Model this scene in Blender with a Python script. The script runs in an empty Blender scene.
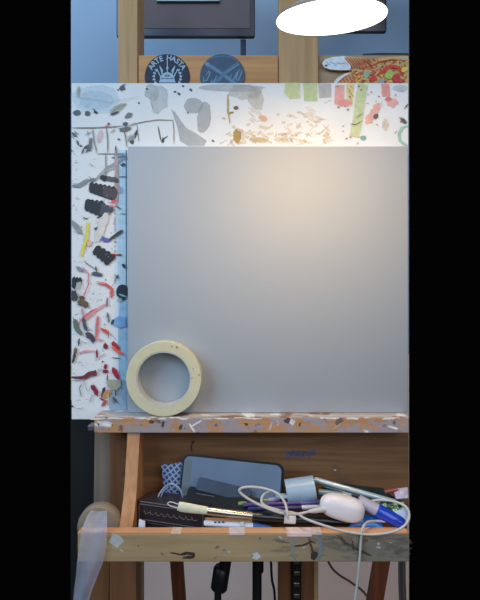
import bpy, bmesh, math, random
from mathutils import Vector, Matrix
random.seed(7)
C = bpy.context.scene.collection
scn = bpy.context.scene
scn.view_settings.view_transform = 'Standard'
scn.view_settings.look = 'None'
F = 520.0          # focal length in pixels
CY = -0.70         # camera y
H = 1.30           # camera height

def P(px, py, y=0.0):
    """world point on the plane y that the photo shows at (px, py)"""
    d = y - CY
    return Vector(((px-240)/F*d, y, H + (300-py)/F*d))
def X(px, y=0.0): return P(px, 300, y).x
def Z(py, y=0.0): return P(240, py, y).z

# ------------------------------------------------------------------ materials
def s2l(c):
    return tuple(((v/255)/12.92 if v/255 <= .04045 else ((v/255+.055)/1.055)**2.4) for v in c)
MATS = {}
def mat(name, rgb, rough=.6, metal=0, alpha=1, spec=.5, emit=0, var=.06, scale=60, bump=0, coat=0):
    if name in MATS: return MATS[name]
    m = bpy.data.materials.new(name); m.use_nodes = True
    nt = m.node_tree; b = nt.nodes['Principled BSDF']
    col = s2l(rgb)
    tc = nt.nodes.new('ShaderNodeTexCoord'); nz = nt.nodes.new('ShaderNodeTexNoise')
    nz.inputs['Scale'].default_value = scale; nz.inputs['Detail'].default_value = 4
    nt.links.new(tc.outputs['Object'], nz.inputs['Vector'])
    r = nt.nodes.new('ShaderNodeValToRGB')
    r.color_ramp.elements[0].position = .3; r.color_ramp.elements[1].position = .7
    r.color_ramp.elements[0].color = (*[max(0, v*(1-var)) for v in col], 1)
    r.color_ramp.elements[1].color = (*[min(1, v*(1+var)) for v in col], 1)
    nt.links.new(nz.outputs['Fac'], r.inputs['Fac'])
    nt.links.new(r.outputs['Color'], b.inputs['Base Color'])
    b.inputs['Roughness'].default_value = rough; b.inputs['Metallic'].default_value = metal
    b.inputs['Alpha'].default_value = alpha; b.inputs['Specular IOR Level'].default_value = spec
    b.inputs['Coat Weight'].default_value = coat
    if emit:
        b.inputs['Emission Color'].default_value = (*col, 1); b.inputs['Emission Strength'].default_value = emit
    if bump:
        bp = nt.nodes.new('ShaderNodeBump'); bp.inputs['Strength'].default_value = bump; bp.inputs['Distance'].default_value = .001
        nt.links.new(nz.outputs['Fac'], bp.inputs['Height']); nt.links.new(bp.outputs['Normal'], b.inputs['Normal'])
    MATS[name] = m
    return m

def wood(name, a, b_, axis='x', rough=.6, stain=None, fade=None):
    """streaky wood grain along one axis, optional paint stains [(rgb, scale, threshold)]"""
    m = bpy.data.materials.new(name); m.use_nodes = True
    nt = m.node_tree; b = nt.nodes['Principled BSDF']; N = nt.nodes.new; L = nt.links.new
    tc = N('ShaderNodeTexCoord'); mp = N('ShaderNodeMapping')
    sc = {'x': (3, 60, 60), 'z': (60, 60, 3), 'y': (60, 3, 60)}[axis]
    mp.inputs['Scale'].default_value = sc
    L(tc.outputs['Object'], mp.inputs['Vector'])
    nz = N('ShaderNodeTexNoise'); nz.inputs['Scale'].default_value = 1.6; nz.inputs['Detail'].default_value = 6; nz.inputs['Distortion'].default_value = .6
    L(mp.outputs['Vector'], nz.inputs['Vector'])
    r = N('ShaderNodeValToRGB'); r.color_ramp.elements[0].position = .32; r.color_ramp.elements[1].position = .68
    r.color_ramp.elements[0].color = (*s2l(a), 1); r.color_ramp.elements[1].color = (*s2l(b_), 1)
    L(nz.outputs['Fac'], r.inputs['Fac']); out = r.outputs['Color']
    for i, (rgb, s, th) in enumerate(stain or []):
        n2 = N('ShaderNodeTexNoise'); n2.inputs['Scale'].default_value = s; n2.inputs['Detail'].default_value = 5
        mp2 = N('ShaderNodeMapping'); mp2.inputs['Location'].default_value = (3.1*i+1, 2*i, 5*i)
        L(tc.outputs['Object'], mp2.inputs['Vector']); L(mp2.outputs['Vector'], n2.inputs['Vector'])
        rr = N('ShaderNodeValToRGB'); rr.color_ramp.elements[0].position = th; rr.color_ramp.elements[1].position = th+.05
        L(n2.outputs['Fac'], rr.inputs['Fac'])
        mx = N('ShaderNodeMix'); mx.data_type = 'RGBA'
        L(rr.outputs['Color'], mx.inputs[0]); L(out, mx.inputs[6]); mx.inputs[7].default_value = (*s2l(rgb), 1)
        out = mx.outputs[2]
    if fade:                                   # worn paint film growing towards one end: (rgb, x0, x1)
        g = N('ShaderNodeNewGeometry'); sp = N('ShaderNodeSeparateXYZ'); L(g.outputs['Position'], sp.inputs[0])
        mr = N('ShaderNodeMapRange'); mr.inputs[1].default_value = fade[1]; mr.inputs[2].default_value = fade[2]; mr.inputs[4].default_value = fade[3]; L(sp.outputs['X'], mr.inputs[0])
        mx = N('ShaderNodeMix'); mx.data_type = 'RGBA'; L(mr.outputs[0], mx.inputs[0]); L(out, mx.inputs[6]); mx.inputs[7].default_value = (*s2l(fade[0]), 1); out = mx.outputs[2]
    L(out, b.inputs['Base Color']); b.inputs['Roughness'].default_value = rough
    bp = N('ShaderNodeBump'); bp.inputs['Strength'].default_value = .15; bp.inputs['Distance'].default_value = .001
    L(nz.outputs['Fac'], bp.inputs['Height']); L(bp.outputs['Normal'], b.inputs['Normal'])
    return m

# ------------------------------------------------------------------ mesh helpers
class MB:
    def __init__(s): s.v = []; s.f = []; s.m = []; s.mats = []
    def mi(s, m):
        if m not in s.mats: s.mats.append(m)
        return s.mats.index(m)
    def add(s, vs, fs, m):
        n = len(s.v); s.v += [Vector(v) for v in vs]; k = s.mi(m)
        for f in fs: s.f.append([i+n for i in f]); s.m.append(k)
        return s
    def box(s, lo, hi, m, bev=.0012, M=None):
        bm = bmesh.new(); bmesh.ops.create_cube(bm, size=1)
        lo, hi = Vector(lo), Vector(hi); d = hi-lo
        for v in bm.verts: v.co = Vector((v.co.x*d.x, v.co.y*d.y, v.co.z*d.z)) + (lo+hi)/2
        if bev: bmesh.ops.bevel(bm, geom=bm.edges[:], offset=min(bev, min(d)*.3), segments=2, affect='EDGES', profile=.5)
        return s.bm(bm, m, M)
    def bm(s, bm, m, M=None):
        bm.verts.index_update()
        vs = [(M @ v.co) if M else v.co.copy() for v in bm.verts]
        s.add(vs, [[v.index for v in f.verts] for f in bm.faces], m); bm.free(); return s
    def prism(s, pts, off, m):
        """closed polygon pts extruded by the vector off"""
        n = len(pts); off = Vector(off)
        a = [Vector(p) for p in pts]; b = [p+off for p in a]
        fs = [list(range(n))[::-1], [n+i for i in range(n)]] + [[i, (i+1) % n, n+(i+1) % n, n+i] for i in range(n)]
        return s.add(a+b, fs, m)
    def tube(s, pts, r, m, n=10, smooth=True, sub=6, cap=True):
        pts = [Vector(p) for p in pts]; k = len(pts)
        rs = r if isinstance(r, (list, tuple)) else [r]*k
        if smooth and k > 2:
            q = []; rq = []
            for i in range(k-1):
                p0 = pts[max(i-1, 0)]; p1 = pts[i]; p2 = pts[i+1]; p3 = pts[min(i+2, k-1)]
                for j in range(sub):
                    t = j/sub
                    q.append(.5*((2*p1)+(p2-p0)*t+(2*p0-5*p1+4*p2-p3)*t*t+(3*p1-p0-3*p2+p3)*t**3)); rq.append(rs[i]*(1-t)+rs[i+1]*t)
            q.append(pts[-1]); rq.append(rs[-1]); pts, rs = q, rq
        k = len(pts); vs = []; fs = []; ref = None
        for i, p in enumerate(pts):
            t = (pts[min(i+1, k-1)]-pts[max(i-1, 0)])
            if t.length < 1e-9: t = Vector((0, 0, 1))
            t.normalize()
            if ref is None: ref = t.orthogonal().normalized()
            ref = (ref - t*ref.dot(t)).normalized(); w = t.cross(ref)
            for j in range(n):
                a = 2*math.pi*j/n; vs.append(p+(ref*math.cos(a)+w*math.sin(a))*rs[i])
        for i in range(k-1):
            for j in range(n): fs.append([i*n+j, i*n+(j+1) % n, (i+1)*n+(j+1) % n, (i+1)*n+j])
        if cap: fs += [list(range(n))[::-1], [(k-1)*n+j for j in range(n)]]
        return s.add(vs, fs, m)
    def lathe(s, prof, m, M, n=64):
        """prof: closed loop of (radius, height along local z)"""
        vs = []; k = len(prof)
        for j in range(n):
            a = 2*math.pi*j/n
            for r, h in prof: vs.append(M @ Vector((r*math.cos(a), r*math.sin(a), h)))
        fs = []
        for j in range(n):
            for i in range(k): fs.append([j*k+i, j*k+(i+1) % k, ((j+1) % n)*k+(i+1) % k, ((j+1) % n)*k+i])
        return s.add(vs, fs, m)
    def build(s, name, parent=None, smooth=None):
        if parent is not None: org = Vector(parent['_o'])
        else:
            xs = [v.x for v in s.v]; ys = [v.y for v in s.v]; zs = [v.z for v in s.v]
            org = Vector(((min(xs)+max(xs))/2, (min(ys)+max(ys))/2, min(zs)))
        me = bpy.data.meshes.new(name); me.from_pydata([v-org for v in s.v], [], s.f)
        for m in s.mats: me.materials.append(m)
        me.polygons.foreach_set('material_index', s.m)
        bm = bmesh.new(); bm.from_mesh(me); bmesh.ops.remove_doubles(bm, verts=bm.verts, dist=1e-6)
        bmesh.ops.recalc_face_normals(bm, faces=bm.faces); bm.to_mesh(me); bm.free()
        if smooth is not None:
            me.polygons.foreach_set('use_smooth', [True]*len(me.polygons))
            me.set_sharp_from_angle(angle=math.radians(smooth))
        me.update()
        o = bpy.data.objects.new(name, me); C.objects.link(o)
        if parent is not None:
            o.parent = parent
            o['_o'] = list(org)
        else:
            o.location = org; o['_o'] = list(org)
        return o
def tag(o, label, cat, group=None):
    o['label'] = label; o['category'] = cat
    if group: o['group'] = group
    return o
def thing(name, label, cat, loc, group=None):
    o = bpy.data.objects.new(name, None); C.objects.link(o); o.empty_display_size = .02
    o.location = loc; o['_o'] = list(loc)
    return tag(o, label, cat, group)
def struct(o): o['kind'] = 'structure'; return o

def facing(center, normal, up=(0, 0, 1)):
    """matrix whose local z is the normal"""
    z = Vector(normal).normalized(); x = Vector(up).cross(z)
    if x.length < 1e-6: x = Vector((1, 0, 0))
    x.normalize(); y = z.cross(x)
    return Matrix(((x.x, y.x, z.x, center[0]), (x.y, y.y, z.y, center[1]), (x.z, y.z, z.z, center[2]), (0, 0, 0, 1)))

# ---- flat paint marks on a surface facing the camera side (-y)
class Marks:
    def __init__(s, mb, y): s.mb = mb; s.y = y; s.k = 0; s.fil = False; s.x0 = -1e9; s.x1 = 1e9
    def lay(s): s.k += 1; return s.y - .00010 - .000004*s.k
    def poly(s, pts, m):
        y = s.lay(); vs = []
        for (a, b) in pts:
            p = P(min(max(a, s.x0), s.x1), b, s.y); vs.append(Vector((p.x, y, p.z)))
        bm = bmesh.new(); f = bm.faces.new([bm.verts.new(v) for v in vs]); bmesh.ops.triangulate(bm, faces=[f]); s.mb.bm(bm, m)
    def blob(s, cx, cy, w, h, m, ang=0, rag=.16, n=14):
        ph = [random.uniform(-rag, rag) for _ in range(n)]; pts = []
        for i in range(n):
            a = 2*math.pi*i/n; r = 1+ph[i]; x = w/2*r*math.cos(a); y = h/2*r*math.sin(a)
            t = math.radians(ang); pts.append((cx+x*math.cos(t)-y*math.sin(t), cy+x*math.sin(t)+y*math.cos(t)))
        s.poly(pts, m)
    def stroke(s, pts, w, m, rag=.22, taper=True):
        # resample
        q = []
        for i in range(len(pts)-1):
            (x0, y0), (x1, y1) = pts[i], pts[i+1]; n = max(2, int(math.hypot(x1-x0, y1-y0)/2.2))
            for j in range(n): q.append((x0+(x1-x0)*j/n, y0+(y1-y0)*j/n))
        q.append(pts[-1]); k = len(q); L = []; R = []
        for i, (x, y) in enumerate(q):
            a = q[max(i-1, 0)]; b = q[min(i+1, k-1)]; dx, dy = b[0]-a[0], b[1]-a[1]; l = math.hypot(dx, dy) or 1
            t = i/(k-1); ww = w[0]*(1-t)+w[1]*t if isinstance(w, tuple) else w
            if taper: ww *= .35+.65*min(1, min(t, 1-t)*5)
            a1 = ww/2*(1+random.uniform(-rag, rag)); a2 = ww/2*(1+random.uniform(-rag, rag))
            L.append((x-dy/l*a1, y+dx/l*a1)); R.append((x+dy/l*a2, y-dx/l*a2))
        y = s.lay(); vs = []
        for (a, b) in L+R:
            p = P(min(max(a, s.x0), s.x1), b, s.y); vs.append(Vector((p.x, y, p.z)))
        s.mb.add(vs, [[i, i+1, k+i+1, k+i] for i in range(k-1)], m)
        wm = max(w) if isinstance(w, tuple) else w
        if wm > 2.1 and rag > .12 and not s.fil:
            s.fil = True
            for j in range(3):
                ox, oy = random.uniform(-.6, .6)*wm, random.uniform(-.6, .6)*wm
                s.stroke([(x+ox+random.uniform(-.5, .5), yy_+oy) for x, yy_ in pts], random.uniform(.4, .8), m, .3)
            s.fil = False
    def scallop(s, quad, m, n=6):
        """flat-brush print with scalloped long sides; quad = TL,TR,BR,BL"""
        tl, tr, br, bl = quad; pts = []
        def edge(a, b, amp):
            dx, dy = b[0]-a[0], b[1]-a[1]; l = math.hypot(dx, dy); nx, ny = dy/l, -dx/l
            for i in range(n*5):
                t = i/(n*5); k = abs(math.sin(math.pi*t*n))*amp; pts.append((a[0]+dx*t+nx*k, a[1]+dy*t+ny*k))
        edge(tl, tr, 1.8); edge(tr, br, .6); edge(br, bl, 1.5); edge(bl, tl, .5)
        s.poly(pts, m)

def paint(rgb, alpha=1.0, rough=.5):
    return mat('paint_%d_%d_%d_%d' % (*rgb, int(alpha*100)), rgb, rough=rough, alpha=alpha, var=.12, scale=150)

# ------------------------------------------------------------------ room
def wall_material():
    m = bpy.data.materials.new('height_split_wall'); m.use_nodes = True; nt = m.node_tree; b = nt.nodes['Principled BSDF']
    N = nt.nodes.new; L = nt.links.new
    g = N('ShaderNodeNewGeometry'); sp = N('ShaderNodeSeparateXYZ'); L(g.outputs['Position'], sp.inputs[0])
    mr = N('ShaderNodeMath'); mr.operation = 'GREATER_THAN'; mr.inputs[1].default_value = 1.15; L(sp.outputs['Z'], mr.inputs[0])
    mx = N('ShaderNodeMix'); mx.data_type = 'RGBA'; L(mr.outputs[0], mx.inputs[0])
    mx.inputs[6].default_value = (*s2l((255, 222, 208)), 1); mx.inputs[7].default_value = (*s2l((140, 168, 198)), 1)  # pinkish off-white in the lower part, blue above a fixed height
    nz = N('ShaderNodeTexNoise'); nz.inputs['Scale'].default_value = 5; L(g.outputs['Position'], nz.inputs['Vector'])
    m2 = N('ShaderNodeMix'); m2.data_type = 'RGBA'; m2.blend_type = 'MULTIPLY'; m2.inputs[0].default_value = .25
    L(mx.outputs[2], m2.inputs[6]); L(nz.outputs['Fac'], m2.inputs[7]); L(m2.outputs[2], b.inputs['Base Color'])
    b.inputs['Roughness'].default_value = .85
    return m
WY = .75
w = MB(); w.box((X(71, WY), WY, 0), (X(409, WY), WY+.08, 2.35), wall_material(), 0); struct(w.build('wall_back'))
fl = MB(); fl.box((-1.6, -1.5, -.05), (1.6, WY+.08, 0), wood('floor_boards', (70, 55, 45), (95, 75, 60), 'y'), 0); struct(fl.build('floor'))

# ------------------------------------------------------------------ easel
pine = wood('pine', (160, 128, 88), (188, 154, 110), 'z')
pine_x = wood('pine_x', (170, 122, 76), (196, 146, 96), 'x')
dark_pine = wood('dark_pine', (104, 64, 38), (130, 84, 50), 'z')
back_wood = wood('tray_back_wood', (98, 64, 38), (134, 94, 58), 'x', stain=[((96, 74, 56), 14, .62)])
ledge_wood = wood('ledge_wood', (168, 124, 88), (194, 150, 110), 'x', stain=[((158, 148, 152), 22, .47), ((110, 92, 84), 60, .62), ((225, 222, 218), 45, .66)])
ledge_top = wood('ledge_top', (176, 164, 158), (206, 198, 194), 'x', stain=[((150, 112, 84), 30, .56), ((232, 232, 232), 40, .58)])
lip_wood = wood('lip_wood', (158, 132, 96), (182, 156, 118), 'x', stain=[((135, 128, 112), 9, .60)], fade=((116, 112, 104), 0.0, .15, .85))
lip_top = wood('lip_top', (196, 140, 96), (222, 170, 124), 'x')
side_wood = wood('side_wood', (168, 118, 78), (194, 144, 102), 'z', stain=[((205, 180, 150), 50, .68)])

easel = thing('easel', 'wooden studio easel holding the splattered board and canvas, with paint tray', 'easel', (0, .06, 0))
y0 = .075   # front of uprights
def part(name, f, smooth=None):
    mb = MB(); f(mb); return mb.build(name, easel, smooth)
post_xl, post_xr = X(118, y0), X(137.5, y0)
part('upright_post', lambda m: m.box((post_xl, y0, 0.75), (post_xr, y0+.055, 2.05), pine))
mxl, mxr = X(279, y0), X(318, y0)
part('mast', lambda m: m.box((mxl, y0-.004, .42), (mxr, y0+.03, 2.05), pine))
cz0, cz1 = Z(100, y0), Z(54.5, y0)
part('crossbar', lambda m: m.box((post_xr+.0005, y0+.002, cz0), (mxl-.0005, y0+.022, cz1), pine_x))
part('crossbar', lambda m: m.box((mxr+.0005, y0+.002, cz0), (X(409, y0), y0+.022, cz1), wood('grey_pine', (140, 116, 92), (165, 140, 112), 'x')))

LB = -.0215                                     # ledge front
lz1 = Z(417, LB); lz0 = Z(433, LB)
lxl, lxr = X(94, LB), X(409, LB)
def ledge(m):
    m.box((lxl, LB, lz0), (lxr, .0205, lz1-.0009), ledge_wood, .001)
    m.box((lxl+.0004, LB+.0003, lz1-.0009), (lxr-.0004, .0202, lz1), ledge_top, 0)
    k = Marks(m, LB)
    white, lav, dk = paint((230, 228, 225)), paint((176, 168, 180), .7), paint((84, 66, 60))
    for i in range(26): k.blob(random.uniform(98, 406), random.uniform(419.5, 430), random.uniform(2, 13), random.uniform(1.5, 5), lav, random.uniform(-20, 20), .3)
    for i in range(34): k.blob(random.uniform(96, 406), random.uniform(417.6, 419.2), random.uniform(4, 18), random.uniform(.8, 2), white, 0, .3)
    k.blob(105, 424, 16, 7, paint((206, 204, 208)), 10, .25); k.blob(107, 424.5, 9, 2.4, white, 12)
    for (a, b, c, d) in ((152, 422, 5, 4), (163, 424, 3, 6), (181, 427, 3, 5), (246, 424, 4, 3), (288, 421, 7, 5), (300, 424, 2, 4)): k.blob(a, b, c, d, dk, 20, .4)
    k.stroke([(189, 423), (192, 428), (195, 432)], 2, white); k.stroke([(191, 427), (197, 423), (202, 420)], 1.6, white)
    k.stroke([(291, 419), (293, 425)], 5, paint((215, 213, 210)), .4); k.stroke([(269, 431), (272, 422)], 2, paint((198, 180, 170)))
    k.stroke([(388, 426), (398, 429)], 2.4, white); k.stroke([(343, 422), (332, 430)], 1.2, paint((190, 175, 165)))
    k.blob(216, 425, 3, 3, paint((90, 110, 150)))
part('canvas_ledge', ledge)
part('ledge_bracket', lambda m: m.box((X(87, LB), LB+.002, Z(431.5, LB)), (lxl-.0003, LB+.02, Z(426, LB)), mat('metal_dark', (110, 105, 112), .4, .6)))

TF, TB = -.10, .012                            # front of lip, front of tray back
lipz0, lipz1 = Z(562, TF), Z(533, TF)
tx0, tx1 = X(77.5, TF), X(409, TF)
def lip(m):
    m.box((tx0, TF, lipz0), (tx1, TF+.015, lipz1-.0008), lip_wood, .0012)
    m.box((tx0, TF, lipz1-.0008), (tx1, TF+.015, lipz1), lip_top, 0)
    k = Marks(m, TF)
    film = paint((200, 205, 205), .75); dk = paint((62, 50, 40)); gr = paint((118, 122, 110), .55); wh = paint((220, 214, 210), .8)
    k.poly([(113, 533), (120, 536), (124, 541), (117, 548), (109, 542)], film)
    k.stroke([(170, 552.5), (180, 554.5), (186, 555)], 1.6, dk); k.stroke([(181, 554), (188, 553), (194, 554), (193, 557), (183, 557.5)], 3.2, dk)
    k.blob(256, 556, 8, 7, paint((190, 200, 200)), 0, .3)
    k.blob(224, 550, 3, 3, paint((110, 130, 160)))
    for i in range(46):
        x_ = 408-abs(random.gauss(0, 62))
        if x_ > 262: k.blob(x_, random.uniform(537, 558), random.uniform(5, 20), random.uniform(2, 5), paint(random.choice([(118, 114, 104), (132, 126, 112), (104, 100, 94), (128, 132, 130)]), .22), random.uniform(-15, 15), .35)
    k.stroke([(338, 535), (345, 543), (357, 549), (371, 556)], 2.4, paint((80, 70, 58)), .4)
    k.stroke([(293, 546), (304, 545), (311, 541), (316, 543)], 1.8, dk, .4); k.blob(314, 555, 8, 8, dk, 30, .4); k.stroke([(309, 538), (311, 546), (313, 555)], 2, paint((84, 64, 48)), .4)
    k.stroke([(318, 534), (321, 545), (319, 560)], 4, paint((135, 148, 158), .6)); k.stroke([(295, 560), (292, 545), (297, 536)], 3, paint((150, 162, 160), .5))
    k.stroke([(352, 540), (354, 552)], 1.2, dk); k.stroke([(275, 540), (290, 543)], 1.2, paint((105, 90, 70)))
    for i in range(16): k.blob(random.uniform(120, 404), random.uniform(536, 560), random.uniform(1.5, 6), random.uniform(.8, 3), random.choice([gr, paint((150, 130, 104)), paint((120, 100, 80), .6), film]), random.uniform(-40, 40), .4)
part('tray_front', lip)
# labels and tape scraps stuck on the lip's top edge
for (a, b, c, r) in ((287, 312, 1.0, (232, 205, 198)), (229, 245, .6, (214, 198, 196)), (171, 181, .4, (220, 190, 165)), (312, 322, .5, (220, 200, 185))):
    part('tape_scrap', lambda m: m.box((X(a, TF), TF-.0006, lipz1-.004*c), (X(b, TF), TF+.0148, lipz1+.0004), paint(r), .0003))
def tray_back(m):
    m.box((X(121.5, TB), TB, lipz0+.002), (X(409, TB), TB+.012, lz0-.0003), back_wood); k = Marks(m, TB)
    bs = paint((92, 96, 140), .55)
    for (x0_, x1_) in ((286, 291), (293, 297), (299, 303)): k.stroke([(x0_, 450), (x0_+.5, 456), (x1_, 456), (x1_, 451)], 2.2, bs, .2)
    k.stroke([(305, 452), (309, 456), (311, 452), (316, 450)], 2.4, bs, .2); k.stroke([(310, 456), (309, 459)], 2, bs); k.blob(301, 453.5, 30, 6, paint((84, 80, 110), .3), 2, .15)
    k.stroke([(193, 442), (191, 447), (192, 452)], 1.6, paint((60, 34, 26))); k.blob(193, 442, 3.4, 2.4, paint((54, 30, 24)), 0, .3); k.stroke([(152, 476), (162, 474)], 2.4, paint((92, 70, 44)), .3); k.blob(335, 470, 2.4, 1.6, paint((200, 190, 170)))
part('tray_back', tray_back)
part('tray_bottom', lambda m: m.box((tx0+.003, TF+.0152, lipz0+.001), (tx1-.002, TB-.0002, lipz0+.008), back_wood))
def side(xa, xb):
    def f(m):
        zt, zb = lz0-.0004, lipz0+.0085; n = 14; pts = []
        for i in range(n+1):
            t = i/n; z = zt+(zb-zt)*t; y = -.018-.066*(t**1.9) - .004*math.sin(math.pi*2*t)
            pts.append(Vector((xa, max(y, TF+.0155), z)))
        pts.append(Vector((xa, TB-.0004, zb))); pts.append(Vector((xa, TB-.0004, zt)))
        m.prism(pts, (xb-xa, 0, 0), side_wood)
        k = Vector(((xa+xb)/2, -.035, Z(478, -.035)))
    return f
part('tray_side', side(-.1475, -.1315))
# lower frame
part('lower_post', lambda m: m.box((X(110, .03), .027, .02), (X(137, .03), .06, lz0-.002), dark_pine))
def leg(x0, z0, x1, z1, ya, yb, wd, dp, mt):
    def f(m):
        a = Vector((x0, ya, z0)); b = Vector((x1, yb, z1)); h = wd/2
        vs = [a+Vector((-h, 0, 0)), a+Vector((h, 0, 0)), a+Vector((h, dp, 0)), a+Vector((-h, dp, 0)), b+Vector((-h, 0, 0)), b+Vector((h, 0, 0)), b+Vector((h, dp, 0)), b+Vector((-h, dp, 0))]
        m.add(vs, [[0, 1, 2, 3], [4, 5, 6, 7], [0, 1, 5, 4], [1, 2, 6, 5], [2, 3, 7, 6], [3, 0, 4, 7]], mt)
    return f
grey_leg = wood('grey_leg', (120, 104, 92), (142, 124, 108), 'z')
def at(px, py, y): p = P(px, py, y); return p.x, p.z
xa, za = at(103, 425, .062)
part('leg', leg(xa, za, X(101, .06), Z(520, .06), .062, .064, .024, .03, grey_leg))
p1 = at(99, 500, .066); p2 = at(97, 600, .066); sl = (p2[0]-p1[0])/(p2[1]-p1[1])
part('leg', leg(p1[0], p1[1]-.02, p1[0]+sl*(0.0-p1[1]), 0, .066, .066, .033, .03, dark_pine))
for (a, b) in ((174, 179), (385, 378.5)):
    q1 = at(a, 530, .2) if a < 200 else at(388, 530, .2); q2 = at(b, 600, .2) if a < 200 else at(376, 600, .2); yy = .2
    s_ = (q2[0]-q1[0])/(q2[1]-q1[1])
    part('leg', leg(q1[0]+s_*.06, q1[1]+.06, q1[0]+s_*(0-q1[1]), 0, yy, yy, .022 if a < 200 else .027, .012, wood('leg_wood', (96, 50, 26), (128, 72, 42), 'z')))
part('rear_rail', lambda m: m.box((X(165, .2), .2125, .93), (X(411, .2), .232, .968), dark_pine))
part('rear_strut', lambda m: m.box((mxl+.005, y0+.0305, .935), (mxr-.005, .2122, .962), dark_pine))
def ratchet(m):
    yb = y0-.0045; x0 = X(291, yb); x1 = X(301, yb)
    m.box((x0, yb-.004, .45), (x1, yb, lipz0+.02), mat('ratchet_metal', (42, 38, 36), .4, .5), .0005)
    z = .5
    while z < lipz0+.01:
        m.box((x0+.003, yb-.009, z), (x1-.003, yb-.004, z+.006), mat('ratchet_tooth', (120, 116, 112), .35, .8), .0008); z += .0165
part('height_ratchet', ratchet)
part('lower_mast', lambda m: m.box((mxl-.001, y0-.0042, .03), (mxr-.006, y0-.0002, lipz0+.03), dark_pine, .0005))
def knob(m):
    M = facing(P(102, 522, -.045), (0, -1, 0))
    m.lathe([(0, 0), (0.0255, 0), (.0268, .002), (.0268, .014), (.0250, .018), (.008, .0185), (0, .0185)], mat('knob_beige', (150, 134, 118), .5), M, 40)
kn = part('clamp_knob', knob, 40)
m = MB(); m.tube([P(102, 522, -.044), P(102, 522, .026)], .004, mat('bolt', (90, 88, 86), .3, .9)); m.build('knob_bolt', kn, 40)

# ------------------------------------------------------------------ splattered board
BY = .0208
white_board = mat('board_white', (222, 226, 230), .55, var=.05, scale=12)
bd = MB()
bd.box((X(71.5, BY), BY, Z(419.5, BY)), (X(408.5, BY), BY+.012, Z(83, BY)), white_board, .0008)
k = Marks(bd, BY); k.x0 = 71.8; k.x1 = 408.2
slate = paint((78, 88, 100)); dgrey = paint((70, 74, 80)); blk = paint((44, 43, 50)); blk2 = paint((38, 42, 52)); ink = paint((40, 40, 42))
olive = paint((168, 172, 150), .7); lgrey = paint((180, 182, 182), .8); gline = paint((132, 126, 124)); brown = paint((120, 96, 90))
pink = paint((226, 158, 168), .85); pinkd = paint((212, 112, 124)); red = paint((205, 72, 66)); dred = paint((138, 40, 62)); maroon = paint((112, 54, 66))
# light blue side strip and blended washes (low layers)
k.poly([(117.5, 150), (127, 150), (127, 300), (125, 417), (119, 417), (118, 300)], paint((192, 216, 230)))
k.poly([(125.6, 150), (127, 150), (127, 417), (126, 417), (126, 300)], paint((88, 122, 150), .7))  # dark blue line painted as the canvas's shadow along its left edge
k.blob(124, 345, 12, 110, paint((170, 205, 232), .7), 0, .05)
k.blob(121, 400, 26, 40, paint((150, 175, 195), .55), 0, .1)
for q_ in range(2): k.blob(96, 100, 50-q_*16, 30-q_*10, paint((190, 216, 234), .3), 0, .1)
for q_ in range(70): k.blob(random.uniform(74, 116), random.uniform(148, 412), random.uniform(2, 8), random.uniform(.8, 2.2), paint(random.choice([(176, 180, 190), (216, 180, 186), (196, 196, 190), (160, 170, 184), (150, 150, 150)]), .3), random.uniform(-80, 80), .4, 9)
for q_ in range(14): k.blob(random.uniform(250, 330), random.uniform(100, 142), random.uniform(6, 16), random.uniform(2, 5), paint((226, 210, 180), .3), random.uniform(-30, 30), .3)
# top band washes
ga = paint((168, 172, 176), .5)
k.blob(160, 98, 18, 28, paint((190, 196, 198), .4), 15, .2); k.blob(152, 92, 14, 16, paint((192, 198, 200), .7), 0, .2)
k.blob(193, 106, 19, 16, ga, 0, .1); k.blob(204, 118, 14, 32, ga, 6, .08); k.poly([(171, 109), (175, 112), (186, 128), (197, 134), (207, 141), (204, 146), (188, 146), (180, 141), (177, 126)], ga)
k.blob(246, 92, 34, 15, paint((196, 190, 180), .4), 0, .15); k.blob(232, 88, 60, 8, paint((186, 188, 190), .5), 0, .15); k.blob(256, 100, 16, 22, paint((200, 192, 178), .4), 0, .2)
for (x, yy, a, b) in ((70+66, 134, 3, 9), (163, 140, 3, 6), (132, 142, 4, 5)): k.blob(x, yy, a, b, dgrey, 10, .3)
k.stroke([(131, 125), (144, 122), (158, 120), (173, 120.5)], 1.2, gline, .1); k.stroke([(173, 120), (174, 131), (174, 144)], .9, gline, .1)
k.stroke([(137, 124), (139, 142)], .9, gline); k.stroke([(158, 126), (161, 141)], 1.1, dgrey); k.stroke([(164, 139), (168, 136)], 1.4, dgrey)
for (x, yy, s_) in ((175, 92, 2), (179, 94, 2.4), (191, 90, 2.4), (139, 103, 1.6), (183, 86, 1.6), (147, 89, 2), (188, 113, 1.6), (213, 141, 2), (118, 90, 1.4)): k.blob(x, yy, s_*1.4, s_, dgrey, 20, .3)
k.stroke([(228, 94), (228, 110), (230, 124)], 2, paint((176, 160, 116)), .3); k.blob(236, 108, 5, 4, paint((110, 88, 76)), 0, .3); k.blob(231, 113, 6, 2, paint((150, 130, 90)), -20)
k.blob(237, 136, 7, 15, paint((166, 138, 70)), 0, .25); k.stroke([(222, 118), (226, 119)], 1.5, paint((180, 150, 120)))
for i in range(90):
    x = random.uniform(222, 330); yy = 144-abs(random.gauss(0, 14)); yy = max(96, yy)
    c = random.choice([(206, 186, 130), (190, 168, 110), (226, 200, 150), (214, 170, 140), (180, 160, 120)])
    k.blob(x, yy, random.uniform(2, 10), random.uniform(1, 4), paint(c, .3), random.uniform(-70, 70), .4)
k.blob(263, 118, 8, 6, paint((226, 176, 150), .8), 30, .3); k.blob(258, 140, 20, 5, paint((205, 186, 140), .7), 0, .3)
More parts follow.
